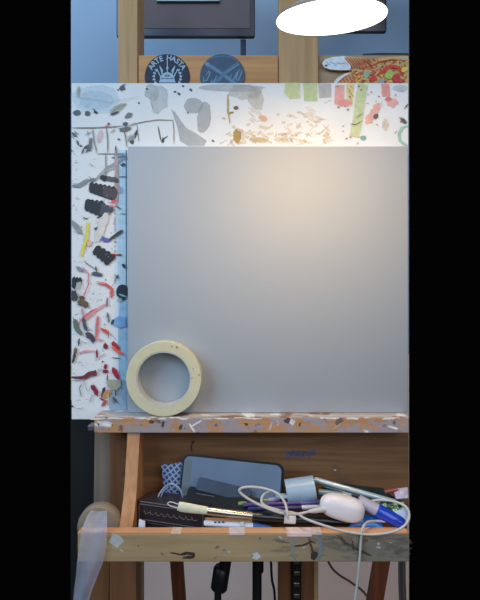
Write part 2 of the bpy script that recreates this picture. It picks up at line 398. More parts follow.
# coloured patches along the top right
k.poly([(285, 83), (300, 83), (300, 98), (290, 99), (284, 93)], paint((206, 218, 160), .75)); k.poly([(303, 83.5), (317, 83.5), (317, 101), (304, 101)], paint((194, 212, 156), .8))
k.poly([(318, 83.5), (331, 84), (331, 97), (319, 98)], paint((190, 186, 184), .8)); k.poly([(335, 85), (344, 85), (344, 106), (334, 104)], paint((232, 170, 160), .85))
k.poly([(346, 84), (354, 84), (352, 106), (347, 106)], paint((222, 216, 150), .8))
for i in range(7): k.stroke([(347+random.random()*6, 86+i*2.6), (350+random.random()*4, 89+i*2.6)], 1.2, paint((206, 120, 80)))
k.stroke([(363, 84), (360, 100), (358, 118), (354, 137)], 10, paint((200, 212, 164), .8), .06, False); k.blob(345, 103, 16, 7, paint((238, 160, 156), .7), 0, .3)
k.poly([(381, 84), (389, 84), (390, 96), (382, 97)], paint((228, 152, 146), .85)); k.stroke([(366, 124), (372, 114), (379, 103)], 7, paint((236, 176, 170), .8), .3); k.blob(392, 103, 13, 8, paint((236, 176, 170), .8), 10, .3)
k.blob(388, 99, 6, 5, paint((214, 110, 110)), 0, .3); k.blob(376, 116.5, 4.5, 6, paint((84, 90, 84)), 20, .3); k.stroke([(350, 124), (356, 125), (362, 121)], 1, dgrey); k.stroke([(356, 118), (362, 114)], 1, dgrey)
k.blob(363, 138, 6, 5, paint((110, 160, 160)), 0, .2); k.stroke([(400, 118), (406, 124)], 3.4, paint((86, 88, 94)), .2)
k.stroke([(408, 126), (402, 128), (399, 134), (400, 141), (405, 145), (408, 146)], 2.6, paint((140, 196, 180)), .2)
for i in range(26): k.blob(random.uniform(335, 407), random.uniform(86, 144), random.uniform(1.2, 3), random.uniform(.8, 1.6), random.choice([dgrey, brown, pinkd, olive]), random.uniform(-60, 60), .35)
k.blob(400, 88, 14, 7, paint((190, 205, 214), .8)); k.blob(385, 125, 6, 12, paint((216, 206, 190), .8))
k.stroke([(408, 104), (404, 109)], 1.4, dgrey)
# upper left corner
k.stroke([(79, 86), (78, 97)], 2.4, olive); k.blob(122, 88.5, 5, 6, slate, 0, .4); k.stroke([(121, 87), (126, 84)], 1, dgrey)
k.blob(77, 113, 7.5, 5.6, slate, -15, .12); k.blob(87.5, 113.5, 5.4, 5, slate, 0, .12); k.blob(96, 112.5, 4, 2.6, blk2, 20); k.stroke([(93.5, 109), (96, 112)], 1, blk2)
k.stroke([(110, 113), (117, 108), (126, 104)], 4, olive, .4); k.stroke([(111, 115), (119, 112)], 2.4, dgrey); k.stroke([(118, 112), (126, 104)], 1.6, olive)
k.stroke([(125, 118), (132, 114)], 4.4, paint((118, 122, 120)), .4); k.blob(125.5, 124, 5, 4.4, slate, 0, .3); k.stroke([(120, 131), (131, 128.5)], 3.4, paint((100, 104, 104)), .35); k.stroke([(128, 127), (136, 123)], 2, olive)
k.stroke([(72, 128), (92, 128), (110, 127.3), (124, 126)], 1.1, gline, .1); k.stroke([(93, 128), (94, 140), (97, 153)], 1, gline, .1); k.stroke([(106.5, 127), (108, 140), (108, 153)], 1.1, gline, .1)
k.stroke([(124, 128), (126, 138), (127, 148)], 1, gline); k.stroke([(97, 154), (126, 154)], .9, gline); k.stroke([(116, 146), (116, 156)], 1.6, dgrey)
k.stroke([(72, 133), (77, 136.5)], 4, paint((100, 106, 112))); k.stroke([(77, 140), (79, 146)], 2, slate); k.stroke([(84, 148.5), (91, 145)], 3, slate, .4); k.stroke([(91, 138), (90.5, 150)], 2.2, paint((110, 112, 118)), .4)
k.stroke([(82, 154), (84, 149)], 1.8, slate); k.stroke([(86, 153), (89, 150), (91, 151)], 1.8, slate, .4); k.blob(81, 146, 2.4, 2, slate); k.blob(72, 151, 1.5, 3, dgrey); k.blob(88, 133, 2, 4, lgrey)
k.blob(100, 136, 5, 13, paint((222, 190, 198), .7), 10, .25); k.stroke([(104, 128), (110, 124)], 1.4, pinkd); k.blob(109, 124, 2.4, 2, dgrey); k.stroke([(111, 133), (115, 129)], 2, paint((190, 170, 176))); k.blob(119, 139.5, 2.6, 1.6, ink); k.stroke([(128, 141), (135, 136)], 4.4, paint((140, 142, 144)), .3)
k.stroke([(85, 136), (93, 131)], 1, olive)
# middle left
k.stroke([(106, 153), (106.5, 177)], 1, gline, .1); k.stroke([(95, 181), (108, 168), (126, 158)], 2.6, paint((150, 158, 164), .9), .4); k.stroke([(98, 178), (104, 172), (118, 167)], 1.8, lgrey, .4); k.stroke([(112, 158), (126, 156)], 2, paint((96, 130, 150)))
k.stroke([(116, 150), (116.5, 180), (116, 206)], 2.6, paint((186, 158, 156)), .4); k.stroke([(116, 166), (117, 200)], 1.4, paint((206, 150, 110)), .4)
k.blob(104, 178, 7.5, 6.4, blk, 0, .25); k.stroke([(107, 178), (118, 180.5)], 4.6, paint((92, 82, 84)), .3); k.blob(93, 180, 7, 3.5, paint((120, 122, 130))); k.blob(117, 181, 4, 5, dgrey)
k.stroke([(71.8, 186), (79, 186), (89, 180)], (2.4, 4.6), paint((132, 138, 146)), .3)
k.scallop([(90, 183.5), (116, 188.5), (115, 200), (89.5, 191)], blk); k.scallop([(104, 187), (118, 191), (116, 199), (103, 196)], paint((96, 82, 88), .75), 3)
k.stroke([(111, 203), (117, 200.5)], 3, paint((226, 92, 104)), .3); k.blob(112, 206, 5, 2.5, paint((210, 120, 140)))
k.scallop([(86, 200.5), (104, 202.5), (103, 217), (85, 209)], blk2, 4); k.scallop([(102, 203.5), (114, 210), (106, 217.5), (100, 213)], paint((72, 74, 88)), 3)
k.stroke([(107, 213), (102, 226), (97, 242)], 8, paint((214, 210, 206)), .15); k.blob(98.5, 217.5, 3, 1.8, dgrey); k.stroke([(83, 217), (86, 219), (88, 218)], 1, dgrey); k.stroke([(116, 206), (121, 209)], 2, paint((110, 100, 104)))
k.stroke([(119, 177), (127, 177)], 1, paint((80, 100, 120))); k.stroke([(120, 214), (127, 214)], .8, paint((110, 140, 160))); k.blob(123, 165, 5, 3, paint((50, 70, 100)), -20); k.blob(120, 190, 4, 8, paint((176, 168, 196), .7))
for i in range(32):
    yy = 207+i*2.4
    if random.random() < .75: k.stroke([(115.6, yy), (115.2, yy+random.uniform(1, 2.6))], random.uniform(.7, 1.5), brown)
k.stroke([(71.8, 221), (76, 226), (82, 234)], 5, paint((142, 146, 152)), .2); k.stroke([(88, 222), (87.5, 238), (84, 246), (81, 257)], 2.6, paint((222, 212, 70)), .35); k.stroke([(84, 234), (86, 238), (91, 241)], 1.2, paint((214, 206, 110)))
k.blob(89.5, 243.5, 4.6, 6, paint((226, 184, 166)), 10); k.poly([(94, 228), (98.5, 227), (96.5, 231)], dgrey); k.stroke([(102, 237), (105, 240), (111, 240)], 3.8, paint((96, 98, 168)), .3); k.stroke([(109, 240), (116, 235), (123, 230)], 2.6, paint((62, 66, 68)), .15)
k.scallop([(97, 246), (116, 257), (108, 265), (93, 252)], blk, 4); k.stroke([(112, 254), (122, 255.5)], 1.4, red); k.blob(120, 255, 3.5, 2, dgrey, -10)
k.stroke([(77, 267), (84, 272)], 3.4, paint((128, 140, 148)), .3); k.stroke([(85, 262), (95, 269)], .9, dgrey); k.stroke([(92, 273), (103, 275)], 3, slate, .3); k.stroke([(96, 266), (97, 272)], 2, slate)
k.scallop([(73, 278), (82, 279), (81, 289), (72.5, 287)], blk2, 3); k.scallop([(72, 292), (77, 291), (78, 299), (72, 300)], paint((62, 66, 72)), 2)
k.stroke([(82, 266), (89, 274), (89, 284), (84, 297)], 1, pinkd); k.stroke([(97, 283), (106, 285), (112, 289), (112, 298)], (1.4, 3.4), paint((204, 98, 84)), .2); k.blob(124, 266, 3, 5, paint((60, 40, 80)), -25); k.blob(117.5, 277, 2.6, 5, slate, 20)
k.blob(123, 292, 12, 15, paint((26, 46, 58)), 0, .12); k.stroke([(119, 294), (127, 297)], 1.4, paint((140, 180, 190)))
k.blob(82.5, 298, 5, 3.5, paint((110, 60, 50)), 10, .4); k.stroke([(78, 302), (84, 303), (88, 307)], 6.4, paint((98, 90, 62)), .25); k.blob(120, 300, 5, 4, lgrey)
k.stroke([(106, 304), (94, 312), (83, 321)], 3, pink, .4); k.stroke([(97, 308), (84, 317), (80, 323)], 2, pinkd, .4); k.stroke([(99, 316), (97.5, 326), (97, 338)], 2.4, pinkd, .3); k.stroke([(96, 338), (103, 341)], 2.6, pink)
k.stroke([(82, 308), (84, 316)], 2, paint((190, 150, 160))); k.stroke([(75, 319), (77, 328), (82, 335)], 4.8, paint((104, 112, 102)), .2); k.stroke([(84, 318), (85, 325), (87, 331)], 2.8, slate, .3); k.stroke([(86, 333), (91, 336), (95, 341.5)], 5, paint((78, 68, 84)), .3)
k.stroke([(101, 329), (106, 331), (109, 334)], 3.2, paint((222, 84, 70)), .2); k.stroke([(109, 331), (109, 338)], 1, brown); k.stroke([(107.5, 312), (109, 318), (109.5, 323)], 1.8, paint((110, 112, 124))); k.stroke([(108, 297), (107, 307)], 2, paint((140, 120, 132)))
k.poly([(115, 318), (120, 316), (126, 317), (126, 326), (120, 328), (114, 325)], paint((120, 164, 208))); k.blob(113, 322, 2.6, 6.4, paint((52, 66, 108)), 15)
k.blob(106, 346, 4.4, 6.6, dred, -15, .2); k.stroke([(112.5, 342), (117, 347), (119, 351)], 5, paint((172, 44, 60)), .2); k.stroke([(112, 347), (118, 352), (124, 354)], 2.4, paint((226, 104, 76)), .3)
k.stroke([(75, 349), (75, 356), (73, 363)], 2.8, paint((70, 70, 60)), .4); k.blob(76, 350, 3, 6, paint((110, 104, 84)), 0, .4); k.stroke([(80, 338), (79, 346)], 1.8, slate); k.stroke([(78, 354), (84, 351), (96, 351)], 2, pink, .4); k.stroke([(81, 341), (88, 343)], 1, lgrey)
k.stroke([(97, 350), (97.5, 358)], 2.2, dred); k.stroke([(100, 357), (106, 353)], 1.8, lgrey); k.stroke([(112, 357.6), (121, 358)], .9, slate); k.blob(103, 361.5, 2, 1.6, dgrey)
k.stroke([(71.8, 377), (83, 377.5), (90, 373.5), (97, 372.5)], (1.6, 5.4), maroon, .15, False); k.blob(106, 366.5, 3.6, 6, dred, 0, .25); k.stroke([(103, 371), (109, 371.5)], 3.4, dred, .3); k.stroke([(113, 367), (116, 373), (119, 379)], 4.4, paint((166, 36, 66)), .3); k.stroke([(98, 370), (103, 369)], 2, lgrey)
k.poly([(107, 380), (112, 379), (121, 380), (121, 386), (117, 390), (111, 389), (108, 386)], paint((160, 164, 146))); k.stroke([(91.5, 385), (95, 389), (98, 395)], 4.4, dred, .15)
k.stroke([(105, 387), (102, 397)], 3, paint((52, 70, 66)), .2); k.stroke([(103, 398), (107, 393), (111, 391)], 4.6, paint((196, 134, 96)), .35); k.stroke([(107, 400), (102.5, 406)], 3, paint((176, 84, 74)), .2); k.stroke([(100, 398), (105, 400)], 2, dred); k.blob(108, 395, 3, 4, paint((200, 170, 80)))
k.stroke([(113, 397), (117.5, 402.5)], 2.6, paint((86, 80, 88)), .2); k.stroke([(116, 390), (116, 396)], 2, paint((120, 60, 80))); k.stroke([(82, 383), (80, 388), (82, 397)], 1.2, paint((140, 146, 156))); k.stroke([(84, 378), (88, 392)], 1.2, lgrey); k.stroke([(92, 394), (91, 402)], 1.8, lgrey)
k.stroke([(108, 374), (107.5, 381)], 1.4, paint((140, 60, 80))); k.stroke([(71.8, 405), (74, 407)], 1.8, dgrey); k.stroke([(76, 408), (84, 408.5)], .7, lgrey); k.blob(80, 289, 8, 14, paint((236, 238, 240), .5))
for i in range(120):
    k.blob(random.uniform(73, 117), random.uniform(150, 410), random.uniform(.6, 2), random.uniform(.4, 1.1), random.choice([lgrey, olive, pink, dgrey, lgrey]), random.uniform(-80, 80), .4, 8)
k.stroke([(72, 96), (110, 102), (140, 97)], .5, lgrey); k.stroke([(90, 164), (94, 167)], .8, brown)
tag(bd.build('painting_board'), 'large white board splattered with black, red and coloured paint marks, behind the grey canvas', 'board')

# ------------------------------------------------------------------ canvas
def canvas_mat():
    m = bpy.data.materials.new('grey_canvas'); m.use_nodes = True; nt = m.node_tree; b = nt.nodes['Principled BSDF']; N = nt.nodes.new; L = nt.links.new
    tc = N('ShaderNodeTexCoord'); outs = []
    for d in ('X', 'Z'):
        wv = N('ShaderNodeTexWave'); wv.bands_direction = d; wv.inputs['Scale'].default_value = 260; wv.inputs['Distortion'].default_value = .5
        L(tc.outputs['Object'], wv.inputs['Vector']); outs.append(wv)
    ad = N('ShaderNodeMath'); ad.operation = 'ADD'; L(outs[0].outputs['Fac'], ad.inputs[0]); L(outs[1].outputs['Fac'], ad.inputs[1])
    bp = N('ShaderNodeBump'); bp.inputs['Strength'].default_value = .12; bp.inputs['Distance'].default_value = .0003
    L(ad.outputs[0], bp.inputs['Height']); L(bp.outputs['Normal'], b.inputs['Normal'])
    nz = N('ShaderNodeTexNoise'); nz.inputs['Scale'].default_value = 4; L(tc.outputs['Object'], nz.inputs['Vector'])
    r = N('ShaderNodeValToRGB'); r.color_ramp.elements[0].color = (*s2l((160, 167, 176)), 1); r.color_ramp.elements[1].color = (*s2l((166, 173, 182)), 1)
    L(nz.outputs['Fac'], r.inputs['Fac']); L(r.outputs['Color'], b.inputs['Base Color']); b.inputs['Roughness'].default_value = .62
    return m
cv = MB(); cv.box((X(127.5), 0, lz1+.0003), (X(408.5), .0188, Z(146)), canvas_mat(), .0022)
tag(cv.build('canvas', smooth=40), 'blank grey toned canvas standing upright on the easel ledge', 'canvas')

# ------------------------------------------------------------------ masking tape roll
R = 37.8*(.678)/F
tc_ = P(163.6, 376.4, -.021); tc_.z = lz1+.0002+R
roll = thing('masking_tape', 'cream roll of masking tape standing on the ledge against the canvas', 'tape roll', (tc_.x, -.011, lz1+.0002))
M = facing((tc_.x, -.0214, tc_.z), (0, 1, 0))
ri = R*.735
m_ = MB(); m_.lathe([(ri, 0), (R-.0008, 0), (R, .001), (R, .020), (R-.0008, .021), (ri, .021)], mat('tape_cream', (206, 202, 172), .55, var=.04, scale=90), M, 96)
kk = Marks(m_, -.0214)
for (a, b, c) in ((172, 346.5, 1.6), (177, 347.5, 2.2), (193, 369, 1.4), (199, 375, 1.6), (192, 378, 1.2), (193.5, 371, 1)): kk.blob(a, b, c, c, paint((140, 110, 100)), 0, .3)
m_.build('tape_body', roll, 30)
m_ = MB(); m_.lathe([(ri-.0018, .0006), (ri-.0001, .0006), (ri-.0001, .0204), (ri-.0018, .0204)], mat('tape_core', (196, 198, 196), .45), M, 96); m_.build('cardboard_core', roll, 30)

# ------------------------------------------------------------------ badges on the crossbar
by = y0+.002
def text_mesh(ch, size):
    cu = bpy.data.curves.new('t', 'FONT'); cu.body = ch; cu.size = size; cu.align_x = 'CENTER'; cu.extrude = .0002; cu.resolution_u = 3; cu.offset = size*.02
    o = bpy.data.objects.new('t', cu); C.objects.link(o); dg = bpy.context.evaluated_depsgraph_get(); me = bpy.data.meshes.new_from_object(o.evaluated_get(dg))
    bm = bmesh.new(); bm.from_mesh(me); bpy.data.objects.remove(o); bpy.data.curves.remove(cu); bpy.data.meshes.remove(me); return bm
def badge(cx, cy, r, rgb, label):
    c = P(cx, cy, by); rr = r*(by-CY)/F
    t = thing('round_badge', label, 'badge', (c.x, by-.001, c.z), 'round badges on the crossbar')
    m = MB(); m.lathe([(0, 0.0001), (rr, .0001), (rr, .0012), (rr-.0006, .0018), (0, .0018)], mat('badge_%d' % cx, rgb, .45, var=.15, scale=80), facing(c, (0, -1, 0)), 64); m.build('disc', t, 30)
    return t, c, rr
pale = mat('badge_print', (150, 178, 202), .6, var=.1)
t, c, rr = badge(167.3, 76.8, 22.4, (20, 36, 60), 'dark navy round badge lettered ARTE HASTA with a pale crest, left on crossbar')
m = MB(); u = (by-CY)/F; word = 'ARTE HASTA'
angs = [-63, -50, -37, -25, 0, 8, 22, 36, 49, 62]
angs = [-60, -46, -32.5, -19, 0, 6, 21, 35, 47, 60]
for ch, a in zip(word, angs):
    if ch == ' ': continue
    bm = text_mesh(ch, 7.4*u); th = math.radians(a)
    Mx = Matrix.Translation(Vector((c.x, by-.0019, c.z))) @ Matrix.Rotation(th, 4, 'Y') @ Matrix.Translation(Vector((0, 0, 15.9*u))) @ Matrix.Rotation(math.pi/2, 4, 'X')
    m.bm(bm, pale, Mx)
m.build('lettering', t)
m = MB(); k = Marks(m, by-.0018); k.fil = True; cx, cy = 167.3, 77
for i in range(17):                                            # laurel wreath of leaves
    a = math.radians(-35+i*250/16); x = cx+13.2*math.cos(a); yy = cy+11.5*math.sin(a)
    k.blob(x, yy, 3.2, 1.7, pale, math.degrees(a)+60, .1, 8); k.blob(x+1.1*math.cos(a), yy+1.1*math.sin(a), 2.2, 1.2, pale, math.degrees(a)+130, .1, 8)
k.poly([(cx-7, cy+2), (cx+7, cy+2), (cx+8.5, cy+5.5), (cx-8.5, cy+5.5)], pale)   # base of the crest
k.poly([(cx-5, cy+1.4), (cx-4.2, cy-3.6), (cx, cy-5), (cx+4.2, cy-3.6), (cx+5, cy+1.4)], pale); k.blob(cx, cy-1.2, 5, 2.2, mat('badge_167', (24, 42, 66)), 0, .05); k.blob(cx, cy-1.2, 2, 1, pale, 0, .05)
for s_ in (-1, 1):                                             # flags / brushes either side
    k.stroke([(cx+s_*4, cy+1), (cx+s_*7.5, cy-11)], 1, pale, .05, False); k.stroke([(cx+s_*6, cy+1), (cx+s_*10.5, cy-8)], 1, pale, .05, False)
    k.poly([(cx+s_*7.8, cy-11.5), (cx+s_*4.4, cy-7), (cx+s_*4.6, cy-3.5), (cx+s_*6.2, cy-5)], pale); k.stroke([(cx+s_*7, cy+2), (cx+s_*5, cy-2)], 2, pale)
k.poly([(cx-1.4, cy-8), (cx, cy-12), (cx+1.4, cy-8)], pale); k.stroke([(cx, cy-20), (cx, cy-5)], .9, pale, .05, False); k.blob(cx, cy+9, 13, 2, pale, 0, .1); k.stroke([(cx-10, cy+8), (cx, cy+13), (cx+10, cy+8)], 2, pale, .1)
m.build('crest', t)
t, c, rr = badge(222.5, 76.6, 22.4, (52, 78, 104), 'faded blue round badge with crossed pencils and script, right of the navy one')
m = MB(); k = Marks(m, by-.0018); k.fil = True; bl = paint((96, 136, 166)); bl2 = paint((74, 108, 140)); cx, cy = 222.5, 77
k.stroke([(207, 64), (221, 73), (236, 84)], 4.2, bl2, .05, False); k.stroke([(207, 64), (221, 73), (236, 84)], 1.2, bl, .05, False); k.blob(207, 64, 5, 4, bl, 30, .15)
k.stroke([(239, 63), (226, 72), (214, 84)], 3.6, bl2, .05, False); k.stroke([(239, 64), (226, 73)], 1, bl, .1)
for pts in ([(204, 76), (203, 82), (207, 80), (210, 73), (209, 71), (206, 75)], [(212, 79), (211, 84), (215, 80), (217, 75)], [(232, 74), (229, 79), (232, 82), (236, 75), (240, 69)], [(239, 70), (236, 78), (238, 81), (241, 74), (242, 70)], [(203, 90), (212, 84)]): k.stroke(pts, 1.3, bl, .1)
k.stroke([(206, 62), (214, 57), (222, 56), (231, 57), (238, 62)], 1, bl2, .1)
m.build('pencil_emblem', t)

# ------------------------------------------------------------------ colourful cut-out
def cutout():
    yy = y0-.0045
    m = MB(); k = Marks(m, yy); k.fil = True
    base = [(322, 63), (325, 59.5), (332, 57.3), (345, 56.2), (360, 57), (372, 59.5), (384, 57.5), (396, 56.5), (408.6, 56), (408.6, 92), (333, 92), (333, 83), (337, 77.5), (344, 73.5), (352, 71.8), (350, 70.3), (340, 70.8), (330, 69.8), (325, 68.2), (323, 66)]
    m.prism([P(a, b, yy) for a, b in base], (0, .0018, 0), paint((206, 164, 100)))
    cells = [(196, 52, 40), (186, 36, 36), (120, 60, 44), (214, 170, 70), (150, 176, 84), (222, 196, 120), (184, 44, 44), (206, 120, 64)]
    for i in range(300):
        x = random.uniform(350, 406); yv = random.uniform(60, 90)
        k.blob(x, yv, random.uniform(1.4, 5), random.uniform(.9, 2.1), paint(random.choice(cells)), random.uniform(-60, 60), .3, 9)
    k.poly([(322.2, 63), (325.2, 59.7), (332, 57.5), (344, 56.4), (348, 60), (351, 67), (350, 70.2), (340, 70.7), (330, 69.7), (325, 68), (323, 66)], paint((206, 216, 228)))
    for i in range(16): k.stroke([(326+i*1.4, 61+random.random()*4), (329+i*1.4, 63+random.random()*4)], .7, paint((140, 152, 160)))
    k.blob(326, 66, 3, 2, paint((70, 76, 90)))
    for i in range(9): k.stroke([(344+i*2.8, 57.8), (350+i*2.8, 64.5+i*.4), (352+i*2.8, 69)], 1.1, paint((190, 56, 50)), .1); k.stroke([(345.4+i*2.8, 57.8), (351.4+i*2.8, 64.5), (353.4+i*2.8, 69)], .9, paint((160, 164, 110)), .1)
    for i in range(5): k.stroke([(338+i*3.4, 78-i*.9), (342+i*3.4, 83)], 1.2, paint((196, 74, 56)), .1)
    k.poly([(334, 86), (334, 82), (338, 78), (346, 74), (352, 73), (344, 77), (338, 82), (336, 86)], paint((208, 214, 226)))
    k.stroke([(376, 76), (384, 71), (390, 66), (398, 68), (403, 76)], 3, paint((200, 48, 36)), .15); k.blob(389, 75, 10, 8, paint((162, 184, 84)), -30, .15); k.blob(366, 75, 6, 7, paint((140, 170, 150)), 20, .15)
    k.blob(373, 79, 7, 6, paint((196, 40, 50)), 0, .2); k.blob(396, 79, 9, 8, paint((190, 36, 44)), 0, .2); k.blob(404, 70, 7, 5, paint((206, 196, 70)), -30, .2); k.blob(381, 82, 6, 5, paint((140, 150, 160)), 0, .2)
    k.stroke([(362, 60), (372, 66), (380, 62), (392, 60), (405, 61)], 1.3, paint((176, 52, 46)), .2); k.blob(404, 59, 7, 3, paint((150, 176, 150)), 0, .2)
    tag(m.build('animal_cutout'), 'flat red, yellow and green patterned cut-out with open white-tipped beak', 'ornament')
cutout()
m = MB(); yb = y0+.012
m.tube([P(363, 53.4, yb), P(380, 53, yb), P(409, 53.2, yb)], [.0032, .0038, .0036], mat('rod_dark', (36, 38, 46), .5, var=.5, scale=120), 10)
o = tag(m.build('dark_rod', smooth=40), 'dark stained rod lying along the crossbar above the patterned cut-out', 'rod')
o.location.z = cz1+.0001

# ------------------------------------------------------------------ dark screens on the wall
def screen(name, pa, pb, ztop, zpy, label, foot=None):
    yy = .40; t = thing(name, label, 'screen', ((X(pa, yy)+X(pb, yy))/2, yy+.03, Z(zpy, yy)))
    m = MB(); m.box((X(pa, yy), yy, Z(zpy, yy)), (X(pb, yy), yy+.014, ztop), mat('screen_shell', (42, 48, 68), .35, var=.1, scale=8), .006); m.build('casing', t, 40)
    m = MB(); m.box((X(pa+6, yy), yy-.001, Z(zpy-8, yy)), (X(pb-5, yy), yy+.001, ztop-.01), mat('screen_glass', (66, 60, 68), .25, var=.2, scale=5), .0005); m.build('screen_panel', t)
    m = MB(); m.box(((X(pa, yy)+X(pb, yy))/2-.03, yy+.0142, 2.09), ((X(pa, yy)+X(pb, yy))/2+.03, WY-.0005, 2.17), mat('bracket', (30, 32, 38)), .002); m.build('wall_bracket', t)
    return t
sc = screen('wall_screen', 116, 255, 2.2, 36.5, 'wide dark screen mounted on the blue wall behind the left post')
m = MB(); m.box((X(156, .39), .392, Z(0.3, .39)), (X(220, .39), .3985, Z(-3, .39)), mat('strip_pale', (150, 170, 178), .4), .001); m.build('light_strip', sc)
m = MB(); m.box((X(240.5, .41), .41, Z(80, .41)), (X(246, .41), .425, Z(36.5, .40)-.0003), mat('bracket2', (30, 36, 62)), .002); m.build('stand_neck', sc)
screen('wall_screen', 345, 387, 2.2, 31.5, 'small dark screen mounted on the wall behind the lit lamp').name = 'wall_screen.001'

# ------------------------------------------------------------------ lamp
LY = -.21; d = LY-CY
lc = P(331, 19.5, LY); lr = 54*d/F
los = (lc-Vector((0, CY, H))).normalized()
# normal tilted so the disc is seen at a shallow angle, facing down and towards the board
tilt = math.asin(14.8/54) - math.asin(-los.dot(Vector((0, 0, -1)))) if False else 0
el = math.atan2(lc.z-H, d); want = math.asin(14.8/54.); a = el-want
n = Vector((math.sin(math.radians(2.5)), math.sin(a), -math.cos(a))).normalized()
ML = facing(lc, n, (1, 0, 0))
lamp = thing('desk_lamp', 'round lit lamp head glowing white at the top of the easel', 'lamp', lc)
dark = mat('lamp_shell', (140, 124, 116), .5)  # shell colour lightened to imitate glare from the lit disc
m = MB(); m.lathe([(0, -.022), (lr*.30, -.022), (lr*.55, -.017), (lr*.97, -.005), (lr*.99, -.002), (lr*.97, -.0015), (0, -.0015)], dark, ML, 72); m.build('lamp_shade', lamp, 40)
e = mat('lamp_glow', (255, 246, 232), emit=2.6); m = MB(); m.lathe([(0, -.0014), (lr*.97, -.0014), (lr*1.0, -.0022), (lr*1.012, -.001), (lr*1.0, .0006), (lr*.96, .0008), (0, .0008)], e, ML, 72); m.build('diffuser', lamp, 40)
top = ML @ Vector((0, 0, -.021))
m = MB(); m.tube([top, top+Vector((0, -.005, .03)), top+Vector((0, .05, .09)), top+Vector((.01, .20, .16)), Vector((mxr-.01, y0-.014, 1.82)), Vector((mxr-.01, y0-.014, 1.72))], .006, mat('arm_black', (40, 38, 38), .4), 12); m.build('gooseneck', lamp, 40)
m = MB(); m.box((mxr-.024, y0-.03, 1.70), (mxr+.006, y0-.0045, 1.745), mat('arm_black', (40, 38, 38)), .002); m.build('clamp', lamp)

# ------------------------------------------------------------------ tray contents
floor_z = lipz0+.0082
def frame(c, xdir, up):
    x = Vector(xdir).normalized(); z = (Vector(up)-x*Vector(up).dot(x)).normalized(); y = z.cross(x)
    return Matrix(((x.x, y.x, z.x, c[0]), (x.y, y.y, z.y, c[1]), (x.z, y.z, z.z, c[2]), (0, 0, 0, 1)))
# black pencil box
yL, yR = -.038, -.068
a = P(137.2, 499.3, yL); b = P(205, 512, yR); zt = Z(500, yL); Lx = Vector((b.x-a.x, yR-yL, 0)); ln = Lx.length
Mb = frame((a.x, yL, floor_z), Lx, (0, 0, 1)); hb = zt-floor_z
pb = thing('pencil_box', 'black box with silver outlined script label at the left end of the tray', 'box', (a.x+Lx.x/2, (yL+yR)/2, floor_z))
bb = mat('box_black', (30, 26, 28), .4, var=.2)
m = MB(); m.box((0, 0, 0), (ln, .036, hb-.0262), bb, .001, Mb); m.build('box_base', pb)
m = MB(); m.box((-.0006, -.0006, hb-.026), (ln+.0006, .0366, hb), mat('box_lid', (52, 42, 46), .35, var=.25, scale=40), .0015, Mb); m.build('lid', pb)
sil = mat('silver_print', (120, 116, 118), .4)
m = MB(); z0_, z1_ = hb-.0235, hb-.0036
for (q0, q1) in (((.003, z0_), (ln-.002, z0_+.0007)), ((.003, z1_-.0007), (ln-.002, z1_)), ((.003, z0_), (.0037, z1_)), ((ln-.0027, z0_), (ln-.002, z1_))):
    m.box((q0[0], -.0012, q0[1]), (q1[0], -.0007, q1[1]), sil, 0, Mb)
# flowing illegible script line
def script(m, x0, x1, zc, amp, Mx, mt):
    pts = []; n = 44
    for i in range(n):
        t = i/(n-1); pts.append(Mx @ Vector((x0+(x1-x0)*t+.0012*math.cos(i*1.35), -.0012, zc+amp*(math.sin(i*1.35)*.4+.5*math.sin(i*.61)*math.sin(i*1.9)))))
    m.tube(pts, .00035, mt, 5, True, 3)
script(m, .009, ln-.009, hb-.0135, .0032, Mb, sil)
m.build('label_print', pb)

# blue plaid cloth pouch
def plaid():
    m = bpy.data.materials.new('blue_plaid'); m.use_nodes = True; nt = m.node_tree; b = nt.nodes['Principled BSDF']; N = nt.nodes.new; L = nt.links.new
    tc = N('ShaderNodeTexCoord'); mp = N('ShaderNodeMapping'); mp.inputs['Rotation'].default_value = (0, math.radians(40), 0); L(tc.outputs['Object'], mp.inputs['Vector']); o_ = []
    for dd in ('X', 'Z'):
        wv = N('ShaderNodeTexWave'); wv.bands_direction = dd; wv.inputs['Scale'].default_value = 55; wv.inputs['Distortion'].default_value = 1.2; L(mp.outputs['Vector'], wv.inputs['Vector']); o_.append(wv)
    ad = N('ShaderNodeMath'); ad.operation = 'MAXIMUM'; L(o_[0].outputs['Fac'], ad.inputs[0]); L(o_[1].outputs['Fac'], ad.inputs[1])
    r = N('ShaderNodeValToRGB'); r.color_ramp.elements[0].position = .55; r.color_ramp.elements[0].color = (*s2l((38, 58, 96)), 1); r.color_ramp.elements[1].color = (*s2l((130, 150, 188)), 1)
    L(ad.outputs[0], r.inputs['Fac']); L(r.outputs['Color'], b.inputs['Base Color']); b.inputs['Roughness'].default_value = .8; return m
m = MB(); pts = [(160, 515), (161, 492), (163, 482), (165, 470), (167, 464), (175, 464), (187, 463), (190, 470), (190, 515)]
nx, nz = 10, 12; vs = []; fs = []
for sgn, yy in ((0, -.012), (1, .004)):
    for j in range(nz+1):
        for i in range(nx+1):
            u_, v_ = i/nx, j/nz; px = 161+u_*29+3*math.sin(v_*2.2)*(1-u_); py = 463.5+v_*56+1.2*math.sin(u_*7)
            p = P(px, py, -.004); bul = math.sin(math.pi*u_)*math.sin(math.pi*min(1, v_*1.0))
            vs.append((p.x, -.004+(-.010 if sgn == 0 else .010)*bul+.002*math.sin(u_*9+v_*6)*(bul), max(p.z, floor_z+.0002)))
for s_ in range(2):
    o0 = s_*(nx+1)*(nz+1)
    for j in range(nz):
        for i in range(nx): q = o0+j*(nx+1)+i; fs.append([q, q+1, q+nx+2, q+nx+1])
m.add(vs, fs, plaid()); tag(m.build('cloth_pouch', smooth=60), 'blue plaid cloth pouch standing behind the black pencil box', 'pouch')
m = MB(); yy = -.026
